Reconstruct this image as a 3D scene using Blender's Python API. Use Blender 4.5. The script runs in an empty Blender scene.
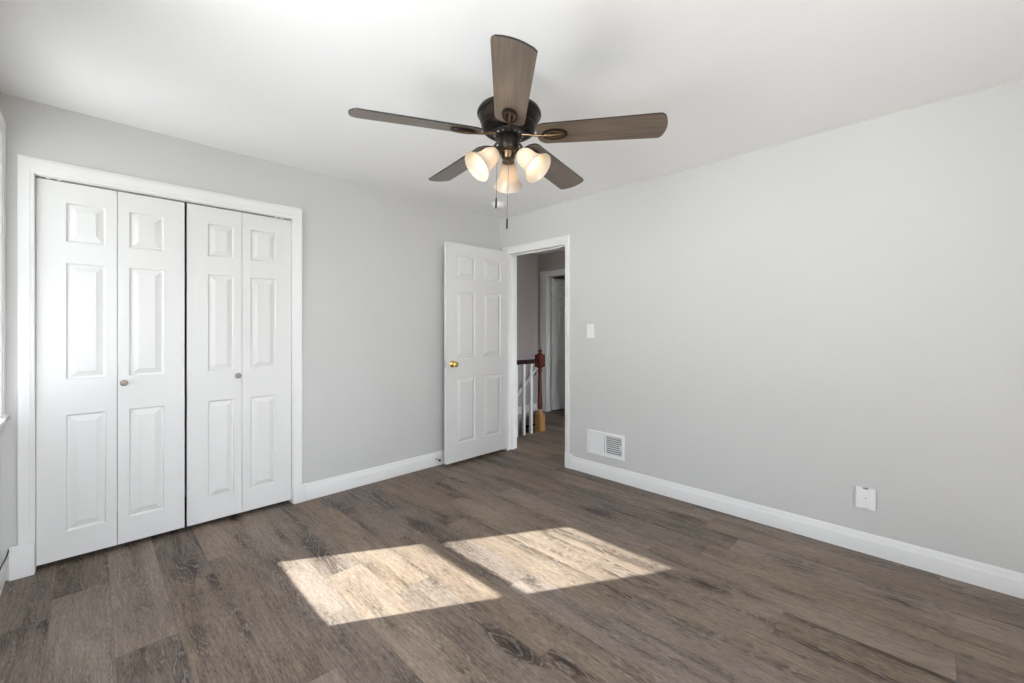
import bpy, bmesh, math, random
from mathutils import Vector, Matrix
random.seed(7)
R = math.radians
PI = math.pi
scene = bpy.context.scene
COL = scene.collection

# ------------------------------------------------------------------ camera
cam_d = bpy.data.cameras.new('camera')
cam = bpy.data.objects.new('camera', cam_d)
COL.objects.link(cam)
cam.location = (0, 0, 1.256)
cam.rotation_euler = (R(90), 0, R(-44.9))
cam_d.sensor_fit = 'HORIZONTAL'
cam_d.sensor_width = 36.0
cam_d.lens = 36.0 * 423.4 / 1024.0
cam_d.shift_y = -(341.5 - 330.35) / 1024.0
cam_d.clip_start = 0.02
scene.camera = cam

# ------------------------------------------------------------------ light, exposure
scene.view_settings.view_transform = 'Standard'
scene.view_settings.look = 'None'
scene.view_settings.gamma = 1.0
scene.view_settings.use_curve_mapping = False
scene.view_settings.exposure = 0.40
scene.cycles.use_denoising = True
scene.cycles.max_bounces = 14
scene.cycles.diffuse_bounces = 10
scene.cycles.transparent_max_bounces = 12
scene.cycles.sample_clamp_indirect = 8.0

WEST = 0.46         # share of the sky brightness kept on the west side
GROUND_SHARE = 0.30         # share of the ground brightness kept on the other sides
SKY = 28.0          # strength of the daylight sky
SUN = 84.0         # strength of the direct sun
BULB = 4.4        # radiance of the fan lamps

world = bpy.data.worlds.new('daylight_sky')
scene.world = world
world.use_nodes = True
wn = world.node_tree
wn.nodes.clear()
w_out = wn.nodes.new('ShaderNodeOutputWorld')
w_bg = wn.nodes.new('ShaderNodeBackground')
w_tc = wn.nodes.new('ShaderNodeTexCoord')
w_sep = wn.nodes.new('ShaderNodeSeparateXYZ')
w_map = wn.nodes.new('ShaderNodeMapRange')
w_ramp = wn.nodes.new('ShaderNodeValToRGB')
wn.links.new(w_tc.outputs['Generated'], w_sep.inputs[0])
wn.links.new(w_sep.outputs['Z'], w_map.inputs['Value'])
w_map.inputs['From Min'].default_value = -1
w_map.inputs['From Max'].default_value = 1
wn.links.new(w_map.outputs[0], w_ramp.inputs[0])
els = w_ramp.color_ramp.elements
els[0].position = 0.0
els[0].color = (0.60, 0.60, 0.612, 1)
els[1].position = 1.0
els[1].color = (0.59, 0.68, 0.88, 1)
e = els.new(0.48); e.color = (0.69, 0.694, 0.713, 1)
e = els.new(0.52); e.color = (0.915, 0.93, 0.995, 1)
wn.links.new(w_ramp.outputs[0], w_bg.inputs[0])
# sky turned down on the west side (-x) to balance the room light; the ground there stays bright


def w_range(sock, a, b, c, d):
    x = wn.nodes.new('ShaderNodeMapRange')
    for k, v in zip(('From Min', 'From Max', 'To Min', 'To Max'), (a, b, c, d)):
        x.inputs[k].default_value = v
    wn.links.new(sock, x.inputs['Value'])
    return x.outputs[0]


w_m1 = wn.nodes.new('ShaderNodeMath'); w_m1.operation = 'MULTIPLY'
wn.links.new(w_range(w_sep.outputs['X'], -0.55, 0.0, 1.0 - WEST, 0.0), w_m1.inputs[0])
wn.links.new(w_range(w_sep.outputs['Z'], -0.05, 0.08, 0.0, 1.0), w_m1.inputs[1])
w_m2 = wn.nodes.new('ShaderNodeMath'); w_m2.operation = 'MULTIPLY_ADD'      # ground turned down on the other sides to balance the room light
wn.links.new(w_range(w_sep.outputs['X'], -0.7, -0.15, 0.0, 1.0 - GROUND_SHARE), w_m2.inputs[0])
wn.links.new(w_range(w_sep.outputs['Z'], -0.05, 0.08, 1.0, 0.0), w_m2.inputs[1])
wn.links.new(w_m1.outputs[0], w_m2.inputs[2])
wn.links.new(w_range(w_m2.outputs[0], 0.0, 1.0, SKY, 0.0), w_bg.inputs['Strength'])
wn.links.new(w_bg.outputs[0], w_out.inputs[0])

sun_d = bpy.data.lights.new('sun', 'SUN')
sun_d.energy = SUN
sun_d.angle = R(0.55)
sun_d.color = (0.965, 0.985, 1.0)
sun = bpy.data.objects.new('sun', sun_d)
COL.objects.link(sun)
sun.location = (-6, 6, 7)
SUN_DIR = Vector((1.0, -0.577, -0.83))
sun.rotation_euler = SUN_DIR.to_track_quat('-Z', 'Y').to_euler()


def sky_portal(name, loc, rot, sx, sy):
    d = bpy.data.lights.new(name, 'AREA')
    d.shape = 'RECTANGLE'
    d.size = sx
    d.size_y = sy
    d.cycles.is_portal = True
    o = bpy.data.objects.new(name, d)
    COL.objects.link(o)
    o.location = loc
    o.rotation_euler = rot
    return o


# ------------------------------------------------------------------ materials
def new_mat(name):
    m = bpy.data.materials.new(name)
    m.use_nodes = True
    nt = m.node_tree
    b = nt.nodes['Principled BSDF']
    return m, nt, b


class NB:
    """small helper to write node maths"""
    def __init__(self, nt):
        self.nt = nt

    def n(self, t, **kw):
        x = self.nt.nodes.new(t)
        for k, v in kw.items():
            setattr(x, k, v)
        return x

    def set(self, sock, v):
        if hasattr(v, 'is_output') or isinstance(v, bpy.types.NodeSocket):
            self.nt.links.new(v, sock)
        else:
            sock.default_value = v

    def math(self, op, a, b=0.0, c=0.0, clamp=False):
        x = self.n('ShaderNodeMath', operation=op, use_clamp=clamp)
        self.set(x.inputs[0], a); self.set(x.inputs[1], b); self.set(x.inputs[2], c)
        return x.outputs[0]

    def comb(self, a, b, c=0.0):
        x = self.n('ShaderNodeCombineXYZ')
        self.set(x.inputs[0], a); self.set(x.inputs[1], b); self.set(x.inputs[2], c)
        return x.outputs[0]

    def noise(self, vec, scale, detail=3.0, rough=0.5, dist=0.0):
        x = self.n('ShaderNodeTexNoise')
        self.set(x.inputs['Vector'], vec)
        x.inputs['Scale'].default_value = scale
        x.inputs['Detail'].default_value = detail
        x.inputs['Roughness'].default_value = rough
        x.inputs['Distortion'].default_value = dist
        return x.outputs['Fac']

    def mix(self, f, a, b, blend='MIX'):
        x = self.n('ShaderNodeMix', data_type='RGBA', blend_type=blend)
        self.set(x.inputs[0], f)
        self.set(x.inputs[6], a); self.set(x.inputs[7], b)
        return x.outputs[2]

    def ramp(self, f, stops):
        x = self.n('ShaderNodeValToRGB')
        el = x.color_ramp.elements
        el[0].position, el[0].color = stops[0][0], (*stops[0][1], 1)
        el[1].position, el[1].color = stops[-1][0], (*stops[-1][1], 1)
        for p, c in stops[1:-1]:
            q = el.new(p); q.color = (*c, 1)
        self.set(x.inputs[0], f)
        return x.outputs[0]

    def smooth(self, v, lo, hi):
        x = self.n('ShaderNodeMapRange', interpolation_type='SMOOTHSTEP')
        self.set(x.inputs['Value'], v)
        x.inputs['From Min'].default_value = lo
        x.inputs['From Max'].default_value = hi
        return x.outputs[0]


def paint(name, col, rough=0.6, tex=0.0, scale=220.0, spec=0.4):
    m, nt, b = new_mat(name)
    k = NB(nt)
    b.inputs['Roughness'].default_value = rough
    b.inputs['Specular IOR Level'].default_value = spec
    tc = k.n('ShaderNodeTexCoord')
    f = k.noise(tc.outputs['Object'], 3.0, 4.0)
    c = k.mix(f, (*[x * 0.985 for x in col], 1), (*[min(1, x * 1.015) for x in col], 1))
    nt.links.new(c, b.inputs['Base Color'])
    if tex:
        f2 = k.noise(tc.outputs['Object'], scale, 3.0)
        bp = k.n('ShaderNodeBump')
        bp.inputs['Strength'].default_value = tex
        bp.inputs['Distance'].default_value = 0.001
        nt.links.new(f2, bp.inputs['Height'])
        nt.links.new(bp.outputs[0], b.inputs['Normal'])
    return m


def metal(name, col, rough, dark=None, metallic=1.0):
    m, nt, b = new_mat(name)
    k = NB(nt)
    tc = k.n('ShaderNodeTexCoord')
    f = k.noise(tc.outputs['Object'], 35.0, 4.0)
    c = k.mix(f, (*col, 1), (*(dark or [x * 0.8 for x in col]), 1))
    nt.links.new(c, b.inputs['Base Color'])
    b.inputs['Metallic'].default_value = metallic
    b.inputs['Roughness'].default_value = rough
    return m


def flat(name, col, rough=0.5, spec=0.4):
    m, nt, b = new_mat(name)
    b.inputs['Base Color'].default_value = (*col, 1)
    b.inputs['Roughness'].default_value = rough
    b.inputs['Specular IOR Level'].default_value = spec
    return m


def floor_mat():
    m, nt, b = new_mat('oak_plank_floor')
    k = NB(nt)
    tc = k.n('ShaderNodeTexCoord')
    sp = k.n('ShaderNodeSeparateXYZ')
    nt.links.new(tc.outputs['Object'], sp.inputs[0])
    x, y = sp.outputs[0], sp.outputs[1]
    W, L = 0.1935, 1.22
    xs = k.math('DIVIDE', k.math('ADD', x, 0.125), W)
    col = k.math('FLOOR', xs)
    fx = k.math('SUBTRACT', xs, col)
    wn1 = k.n('ShaderNodeTexWhiteNoise', noise_dimensions='1D')
    k.set(wn1.inputs['W'], k.math('ADD', col, 41.37))
    ys = k.math('ADD', k.math('DIVIDE', y, L), wn1.outputs['Value'])
    row = k.math('FLOOR', ys)
    fy = k.math('SUBTRACT', ys, row)
    wn2 = k.n('ShaderNodeTexWhiteNoise', noise_dimensions='2D')
    k.set(wn2.inputs['Vector'], k.comb(k.math('ADD', col, 3.3), k.math('ADD', row, 7.7)))
    rv = wn2.outputs['Value']
    sc = k.n('ShaderNodeSeparateColor')
    nt.links.new(wn2.outputs['Color'], sc.inputs[0])
    r1, r2, r3 = sc.outputs[0], sc.outputs[1], sc.outputs[2]
    ox = k.math('MULTIPLY', r1, 37.0)
    oy = k.math('MULTIPLY', r2, 53.0)
    gx = k.math('ADD', x, ox)
    gy = k.math('ADD', y, oy)
    # knots: sparse stretched cells
    vor = k.n('ShaderNodeTexVoronoi', feature='F1')
    k.set(vor.inputs['Vector'], k.comb(k.math('MULTIPLY', gx, 5.2), k.math('MULTIPLY', gy, 1.7), 0.0))
    vor.inputs['Scale'].default_value = 1.0
    vd = vor.outputs['Distance']
    vsc = k.n('ShaderNodeSeparateColor')
    nt.links.new(vor.outputs['Color'], vsc.inputs[0])
    has = k.math('GREATER_THAN', vsc.outputs[0], 0.45)
    knot = k.math('MULTIPLY', k.math('SUBTRACT', 1.0, k.smooth(vd, 0.05, 0.12)), has)
    halo = k.math('MULTIPLY', k.math('SUBTRACT', 1.0, k.smooth(vd, 0.03, 0.42)), has)
    # dark smoky heart running down some planks
    hn = k.noise(k.comb(k.math('MULTIPLY', gx, 9.0), k.math('MULTIPLY', gy, 0.9), 1.7), 1.0, 3.0, 0.6)
    heart = k.smooth(k.math('ADD', hn, k.math('MULTIPLY', halo, 0.20)), 0.47, 0.70)
    # cathedral rings: contour lines of a stretched noise, bent round the knots
    n1 = k.noise(k.comb(k.math('MULTIPLY', gx, 6.0), k.math('MULTIPLY', gy, 0.8), 0.0), 1.0, 1.5, 0.45)
    n1 = k.math('ADD', n1, k.math('MULTIPLY', halo, 0.20))
    jit = k.noise(k.comb(k.math('MULTIPLY', gx, 60.0), k.math('MULTIPLY', gy, 9.0), 0.0), 1.0, 3.0)
    ph = k.math('ADD', k.math('MULTIPLY', n1, 105.0), k.math('MULTIPLY', jit, 3.4))
    rings = k.math('MULTIPLY_ADD', k.math('SINE', ph), 0.5, 0.5)
    # fine straight streaks and pores
    st = k.noise(k.comb(k.math('MULTIPLY', gx, 95.0), k.math('MULTIPLY', gy, 6.5), 0.0), 1.0, 5.0, 0.65)
    pores = k.noise(k.comb(k.math('MULTIPLY', gx, 240.0), k.math('MULTIPLY', gy, 30.0), 0.0), 1.0, 2.0, 0.6)
    blot = k.noise(k.comb(k.math('MULTIPLY', gx, 5.0), k.math('MULTIPLY', gy, 1.3), 4.0), 1.0, 3.0, 0.55)
    tone = k.math('MULTIPLY_ADD', rv, 0.20, 0.42)
    tone = k.math('ADD', tone, k.math('MULTIPLY', k.math('SUBTRACT', st, 0.5), 0.75))
    tone = k.math('ADD', tone, k.math('MULTIPLY', k.math('SUBTRACT', pores, 0.5), 0.75))
    tone = k.math('ADD', tone, k.math('MULTIPLY', k.math('SUBTRACT', blot, 0.5), 0.55))
    rw = k.math('MULTIPLY_ADD', heart, 0.10, 0.07)
    tone = k.math('SUBTRACT', tone, k.math('MULTIPLY', k.math('SUBTRACT', rings, 0.5), rw))
    tone = k.math('SUBTRACT', tone, k.math('MULTIPLY', heart, 0.30))
    tone = k.math('SUBTRACT', tone, k.math('MULTIPLY', halo, 0.10), clamp=True)
    c = k.ramp(tone, FLOOR_TONES)
    # warm or grey drift from plank to plank
    c = k.mix(r3, k.mix(1.0, c, (1.05, 0.985, 0.92, 1), 'MULTIPLY'), k.mix(1.0, c, (0.97, 0.97, 1.03, 1), 'MULTIPLY'))
    c = k.mix(k.math('MULTIPLY', knot, 0.9), c, (0.020, 0.013, 0.010, 1))
    # pale lime caught in the open grain beside the dark heart
    lime = k.math('MULTIPLY', k.smooth(rings, 0.70, 1.0), k.smooth(pores, 0.30, 0.60))
    lime = k.math('MULTIPLY', lime, k.smooth(heart, 0.05, 0.5))
    c = k.mix(k.math('MULTIPLY', lime, 0.40), c, (0.40, 0.35, 0.30, 1))
    # joints
    ex = k.math('MULTIPLY', k.math('MINIMUM', fx, k.math('SUBTRACT', 1.0, fx)), W)
    ey = k.math('MULTIPLY', k.math('MINIMUM', fy, k.math('SUBTRACT', 1.0, fy)), L)
    ed = k.math('MINIMUM', ex, ey)
    joint = k.math('SUBTRACT', 1.0, k.smooth(ed, 0.0004, 0.0016))
    c = k.mix(k.math('MULTIPLY', joint, 0.4), c, (0.035, 0.028, 0.022, 1))
    nt.links.new(c, b.inputs['Base Color'])
    k.set(b.inputs['Roughness'], k.math('MULTIPLY_ADD', st, 0.22, 0.40))
    b.inputs['Specular IOR Level'].default_value = 0.35
    h = k.math('SUBTRACT', k.math('MULTIPLY', pores, 0.35), k.math('MULTIPLY', joint, 1.0))
    bp = k.n('ShaderNodeBump')
    bp.inputs['Strength'].default_value = 0.35
    bp.inputs['Distance'].default_value = 0.001
    nt.links.new(h, bp.inputs['Height'])
    nt.links.new(bp.outputs[0], b.inputs['Normal'])
    return m


def wood(name, stops, gx=60.0, gy=3.0, rough=0.45, spec=0.4, axis=0):
    """straight-grained wood, the grain running along the object's own x (axis 0) or z (axis 2)"""
    m, nt, b = new_mat(name)
    k = NB(nt)
    tc = k.n('ShaderNodeTexCoord')
    sp = k.n('ShaderNodeSeparateXYZ')
    nt.links.new(tc.outputs['Object'], sp.inputs[0])
    along = sp.outputs[axis]
    across = sp.outputs[1]
    third = sp.outputs[2 if axis == 0 else 0]
    v = k.comb(k.math('MULTIPLY', along, gy), k.math('MULTIPLY', across, gx), k.math('MULTIPLY', third, gx))
    st = k.noise(v, 1.0, 4.0, 0.6, 0.4)
    bl = k.noise(k.comb(k.math('MULTIPLY', along, gy * 0.9), k.math('MULTIPLY', across, gx * 0.25), 0.0), 1.0, 2.0)
    t = k.math('ADD', k.math('MULTIPLY', st, 0.65), k.math('MULTIPLY', bl, 0.35))
    c = k.ramp(t, stops)
    nt.links.new(c, b.inputs['Base Color'])
    b.inputs['Roughness'].default_value = rough
    b.inputs['Specular IOR Level'].default_value = spec
    return m


def glass_pane_mat():
    m = bpy.data.materials.new('window_glass')
    m.use_nodes = True
    nt = m.node_tree
    nt.nodes.clear()
    out = nt.nodes.new('ShaderNodeOutputMaterial')
    tr = nt.nodes.new('ShaderNodeBsdfTransparent')
    gl = nt.nodes.new('ShaderNodeBsdfGlossy')
    gl.inputs['Roughness'].default_value = 0.02
    tr.inputs[0].default_value = (0.95, 0.97, 0.96, 1)
    lw = nt.nodes.new('ShaderNodeLayerWeight')
    pw = nt.nodes.new('ShaderNodeMath'); pw.operation = 'POWER'
    pw.inputs[1].default_value = 5.0
    fr = nt.nodes.new('ShaderNodeMath'); fr.operation = 'MULTIPLY_ADD'
    fr.inputs[1].default_value = 0.9
    fr.inputs[2].default_value = 0.03
    nt.links.new(lw.outputs['Facing'], pw.inputs[0])
    nt.links.new(pw.outputs[0], fr.inputs[0])
    mx = nt.nodes.new('ShaderNodeMixShader')
    nt.links.new(fr.outputs[0], mx.inputs[0])
    nt.links.new(tr.outputs[0], mx.inputs[1])
    nt.links.new(gl.outputs[0], mx.inputs[2])
    nt.links.new(mx.outputs[0], out.inputs[0])
    return m


def screen_mat(name, closed):
    """dark sheet added to dim the daylight; closed is the share it blocks"""
    m = bpy.data.materials.new(name)
    m.use_nodes = True
    nt = m.node_tree
    nt.nodes.clear()
    out = nt.nodes.new('ShaderNodeOutputMaterial')
    tr = nt.nodes.new('ShaderNodeBsdfTransparent')
    df = nt.nodes.new('ShaderNodeBsdfDiffuse')
    df.inputs[0].default_value = (0.03, 0.03, 0.03, 1)
    mx = nt.nodes.new('ShaderNodeMixShader')
    mx.inputs[0].default_value = closed
    nt.links.new(tr.outputs[0], mx.inputs[1])
    nt.links.new(df.outputs[0], mx.inputs[2])
    nt.links.new(mx.outputs[0], out.inputs[0])
    return m


def shade_mat():
    m = bpy.data.materials.new('frosted_shade_glass')
    m.use_nodes = True
    nt = m.node_tree
    nt.nodes.clear()
    out = nt.nodes.new('ShaderNodeOutputMaterial')
    tl = nt.nodes.new('ShaderNodeBsdfTranslucent')
    tl.inputs[0].default_value = (0.74, 0.67, 0.58, 1)
    df = nt.nodes.new('ShaderNodeBsdfDiffuse')
    df.inputs[0].default_value = (0.86, 0.78, 0.68, 1)
    gl = nt.nodes.new('ShaderNodeBsdfGlossy')
    gl.inputs['Roughness'].default_value = 0.18
    m1 = nt.nodes.new('ShaderNodeMixShader')
    m1.inputs[0].default_value = 0.5
    m2 = nt.nodes.new('ShaderNodeMixShader')
    m2.inputs[0].default_value = 0.05
    nt.links.new(tl.outputs[0], m1.inputs[1])
    nt.links.new(df.outputs[0], m1.inputs[2])
    nt.links.new(m1.outputs[0], m2.inputs[1])
    nt.links.new(gl.outputs[0], m2.inputs[2])
    nt.links.new(m2.outputs[0], out.inputs[0])
    return m


def bulb_mat():
    m = bpy.data.materials.new('glowing_bulb')
    m.use_nodes = True
    nt = m.node_tree
    nt.nodes.clear()
    out = nt.nodes.new('ShaderNodeOutputMaterial')
    em = nt.nodes.new('ShaderNodeEmission')
    em.inputs[0].default_value = (1.0, 0.78, 0.52, 1)
    em.inputs[1].default_value = BULB
    nt.links.new(em.outputs[0], out.inputs[0])
    return m


FLOOR_TONES = [(0.0, (0.022, 0.014, 0.009)), (0.20, (0.069, 0.049, 0.034)), (0.42, (0.158, 0.121, 0.091)),
               (0.70, (0.256, 0.206, 0.161)), (1.0, (0.39, 0.328, 0.268))]
M = {}
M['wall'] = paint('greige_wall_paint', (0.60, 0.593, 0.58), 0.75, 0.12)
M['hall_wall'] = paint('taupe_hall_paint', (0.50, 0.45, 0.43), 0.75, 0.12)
M['ceiling'] = paint('ceiling_white', (0.87, 0.87, 0.87), 0.85, 0.1)
M['trim'] = paint('trim_white', (0.79, 0.782, 0.768), 0.4, 0.0, 220.0, 0.3)
M['door'] = paint('door_white', (0.74, 0.732, 0.718), 0.55, 0.0, 220.0, 0.15)
M['closet_in'] = flat('closet_inside_paint', (0.5, 0.49, 0.47), 0.8)
M['floor'] = floor_mat()
M['bronze'] = metal('oiled_bronze', (0.030, 0.022, 0.018), 0.33, (0.016, 0.012, 0.010), 0.75)
M['antique'] = metal('antique_brass_bronze', (0.22, 0.15, 0.085), 0.33, (0.10, 0.068, 0.04))
M['brass'] = metal('polished_brass', (0.85, 0.62, 0.22), 0.12, (0.75, 0.52, 0.16))
M['nickel'] = metal('satin_nickel', (0.62, 0.62, 0.63), 0.3)
M['plastic'] = flat('white_plastic', (0.83, 0.83, 0.82), 0.35)
M['plastic_grey'] = flat('grey_toggle', (0.62, 0.62, 0.61), 0.4)
M['vent'] = flat('white_enamel', (0.85, 0.85, 0.85), 0.35)
M['dark'] = flat('dark_void', (0.03, 0.03, 0.03), 0.8)
M['duct'] = flat('dull_duct_metal', (0.26, 0.26, 0.265), 0.6)
M['rubber'] = flat('black_rubber', (0.02, 0.02, 0.02), 0.6)
M['taupe_knob'] = wood('taupe_knob', [(0.3, (0.28, 0.235, 0.205)), (0.7, (0.37, 0.32, 0.28))], 120, 60, 0.4)
M['blade'] = wood('weathered_walnut_blade', [(0.25, (0.060, 0.041, 0.030)), (0.5, (0.125, 0.090, 0.067)), (0.75, (0.21, 0.16, 0.122))], 70, 4, 0.30, 0.9)
M['blade_edge'] = flat('blade_edge_dark', (0.02, 0.015, 0.012), 0.5)
M['mahogany'] = wood('mahogany_stain', [(0.25, (0.045, 0.010, 0.007)), (0.75, (0.16, 0.038, 0.022))], 80, 5, 0.25, 0.5, 2)
M['rail_wood'] = wood('dark_mahogany_rail', [(0.25, (0.014, 0.006, 0.005)), (0.75, (0.045, 0.016, 0.012))], 80, 5, 0.25, 0.5)
M['oak'] = wood('golden_oak', [(0.25, (0.30, 0.15, 0.05)), (0.75, (0.50, 0.28, 0.11))], 80, 5, 0.3, 0.5, 2)
M['tread'] = wood('dark_stair_tread', [(0.25, (0.03, 0.02, 0.016)), (0.75, (0.07, 0.05, 0.04))], 60, 4, 0.4)
M['glass'] = glass_pane_mat()
M['screen'] = screen_mat('dimming_screen_thin', 0.22)  # screens added to cut the daylight, tuned window by window
M['screen_dense'] = screen_mat('dimming_screen_dense', 0.80)
M['screen_half'] = screen_mat('dimming_screen_medium', 0.64)
M['shade'] = shade_mat()
M['bulb'] = bulb_mat()


# ------------------------------------------------------------------ mesh helpers
def add_box(bm, lo, hi, bev=0.0, seg=2):
    vs = [bm.verts.new((x, y, z)) for x in (lo[0], hi[0]) for y in (lo[1], hi[1]) for z in (lo[2], hi[2])]
    idx = [(0, 1, 3, 2), (4, 6, 7, 5), (0, 4, 5, 1), (2, 3, 7, 6), (0, 2, 6, 4), (1, 5, 7, 3)]
    fs = [bm.faces.new([vs[i] for i in f]) for f in idx]
    if bev:
        es = list({e for f in fs for e in f.edges})
        bmesh.ops.bevel(bm, geom=es, offset=bev, segments=seg, affect='EDGES', profile=0.6)


def add_lathe(bm, prof, mat=None, seg=40):
    """prof: (r, z) points turned about z, then moved by mat"""
    mat = mat or Matrix()
    rings = []
    for r, z in prof:
        if r < 1e-6:
            rings.append([bm.verts.new(mat @ Vector((0, 0, z)))])
        else:
            rings.append([bm.verts.new(mat @ Vector((r * math.cos(2 * PI * i / seg), r * math.sin(2 * PI * i / seg), z))) for i in range(seg)])
    for a, b in zip(rings, rings[1:]):
        for i in range(seg):
            j = (i + 1) % seg
            if len(a) == 1 and len(b) == 1:
                continue
            if len(a) == 1:
                bm.faces.new((a[0], b[i], b[j]))
            elif len(b) == 1:
                bm.faces.new((a[i], a[j], b[0]))
            else:
                bm.faces.new((a[i], a[j], b[j], b[i]))
    for rg, flip in ((rings[0], True), (rings[-1], False)):
        if len(rg) > 1:
            bm.faces.new(rg[::-1] if flip else rg)


def add_tube(bm, pts, rad, seg=10, closed=False):
    pts = [Vector(p) for p in pts]
    n = len(pts)
    rads = rad if isinstance(rad, (list, tuple)) else [rad] * n
    rings = []
    prev = None
    for i, p in enumerate(pts):
        if closed:
            t = (pts[(i + 1) % n] - pts[i - 1]).normalized()
        else:
            t = (pts[min(i + 1, n - 1)] - pts[max(i - 1, 0)]).normalized()
        if prev is None:
            u = t.orthogonal().normalized()
        else:
            u = (prev - t * prev.dot(t)).normalized()
        prev = u
        v = t.cross(u)
        rings.append([bm.verts.new(p + (u * math.cos(2 * PI * k / seg) + v * math.sin(2 * PI * k / seg)) * rads[i]) for k in range(seg)])
    m = n if closed else n - 1
    for i in range(m):
        a, b = rings[i], rings[(i + 1) % n]
        for k in range(seg):
            j = (k + 1) % seg
            bm.faces.new((a[k], a[j], b[j], b[k]))
    if not closed:
        bm.faces.new(rings[0][::-1])
        bm.faces.new(rings[-1])


def add_prism(bm, poly, z0, z1, mat=None):
    mat = mat or Matrix()
    a = [bm.verts.new(mat @ Vector((x, y, z0))) for x, y in poly]
    b = [bm.verts.new(mat @ Vector((x, y, z1))) for x, y in poly]
    n = len(poly)
    bm.faces.new(a[::-1])
    bm.faces.new(b)
    for i in range(n):
        j = (i + 1) % n
        bm.faces.new((a[i], a[j], b[j], b[i]))


def obj(name, bm, mat, parent=None, smooth=True, angle=35, loc=None):
    bmesh.ops.recalc_face_normals(bm, faces=bm.faces[:])
    me = bpy.data.meshes.new(name)
    bm.to_mesh(me)
    bm.free()
    mats = mat if isinstance(mat, (list, tuple)) else [mat]
    for x in mats:
        me.materials.append(x)
    if smooth:
        me.shade_smooth()
        me.set_sharp_from_angle(angle=R(angle))
    o = bpy.data.objects.new(name, me)
    COL.objects.link(o)
    if parent:
        o.parent = parent
    if loc:
        o.location = loc
    return o


def tag(o, label=None, cat=None, group=None, kind=None):
    if label: o['label'] = label
    if cat: o['category'] = cat
    if group: o['group'] = group
    if kind: o['kind'] = kind
    return o


def empty(name, loc=(0, 0, 0), rz=0.0):
    o = bpy.data.objects.new(name, None)
    o.empty_display_size = 0.05
    COL.objects.link(o)
    o.location = loc
    o.rotation_euler = (0, 0, rz)
    return o


def wall_slab(axis, p0, p1, u0, u1, z0, z1, openings):
    """a wall between p0 and p1 along axis ('x' or 'y'), running u0..u1, with rectangular openings (ua, ub, za, zb)"""
    us = sorted({u0, u1, *[v for o in openings for v in o[:2]]})
    zs = sorted({z0, z1, *[v for o in openings for v in o[2:]]})
    bm = bmesh.new()
    cache = {}

    def V(i, j, k):
        key = (i, j, k)
        if key not in cache:
            p = p1 if k else p0
            cache[key] = bm.verts.new((p, us[i], zs[j]) if axis == 'x' else (us[i], p, zs[j]))
        return cache[key]

    def solid(i, j):
        if not (0 <= i < len(us) - 1 and 0 <= j < len(zs) - 1):
            return False
        cu, cz = (us[i] + us[i + 1]) / 2, (zs[j] + zs[j + 1]) / 2
        return not any(a < cu < b and c < cz < d for a, b, c, d in openings)

    for i in range(len(us) - 1):
        for j in range(len(zs) - 1):
            if not solid(i, j):
                continue
            for k in (0, 1):
                bm.faces.new([V(i, j, k), V(i + 1, j, k), V(i + 1, j + 1, k), V(i, j + 1, k)])
            if not solid(i - 1, j): bm.faces.new([V(i, j, 0), V(i, j + 1, 0), V(i, j + 1, 1), V(i, j, 1)])
            if not solid(i + 1, j): bm.faces.new([V(i + 1, j, 0), V(i + 1, j + 1, 0), V(i + 1, j + 1, 1), V(i + 1, j, 1)])
            if not solid(i, j - 1): bm.faces.new([V(i, j, 0), V(i + 1, j, 0), V(i + 1, j, 1), V(i, j, 1)])
            if not solid(i, j + 1): bm.faces.new([V(i, j + 1, 0), V(i + 1, j + 1, 0), V(i + 1, j + 1, 1), V(i, j + 1, 1)])
    return bm


def struct(name, bm, mat, label=None, parent=None, smooth=False):
    o = obj(name, bm, mat, parent, smooth)
    o['kind'] = 'structure'
    if label: o['label'] = label
    return o


# ------------------------------------------------------------------ room dimensions
XL, XR, YB, YF, H = -0.317, 3.106, 3.295, -1.35, 2.44
T = 0.12
CX0, CX1, CZ = -0.205, 1.042, 2.066      # closet opening
DY0, DY1, DZ = 2.412, 3.168, 2.050       # room door opening (clear)
WY0, WY1, WZ0, WZ1 = 2.405, 3.225, 0.835, 2.222   # left window opening
HX, HY = 5.0, 4.43                       # hall: far wall, stair wall
FD0, FD1, FDZ = 3.42, 4.255, 2.085       # far door opening in the far hall wall
WB0, WB1 = 0.62, 1.44                    # second left window, unseen, added to light the room
RW = [(-0.18, 0.58), (0.72, 1.48)]        # unseen windows added in the front wall to light the room
HW = (3.65, 4.65)                        # unseen hall end window, added to bring in daylight

# ------------------------------------------------------------------ floor, ceiling, walls
bm = bmesh.new()
add_prism(bm, [(XL - 0.16, YF - 0.16), (XR + T, YF - 0.16), (XR + T, 4.1), (XL - 0.16, 4.1)], -0.2, 0.0)
add_prism(bm, [(XR + T, -1.75), (6.6, -1.75), (6.6, 5.0), (HX, 5.0), (HX, HY), (4.93, HY), (3.98, 3.55), (XR + T, 3.55)], -0.2, 0.0)
struct('floor', bm, M['floor'], 'grey brown oak plank floor running through bedroom and hall')

bm = bmesh.new()
add_box(bm, (XL - 0.16, YF - 0.16, H), (XR + T, 4.1, H + 0.15))
struct('ceiling', bm, M['ceiling'], 'plain white bedroom ceiling')
bm = bmesh.new()
add_box(bm, (XR + T, -1.75, H), (6.7, 5.1, H + 0.15))
struct('ceiling_hall', bm, M['ceiling'], 'white ceiling of the hall beyond the open door')

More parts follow.
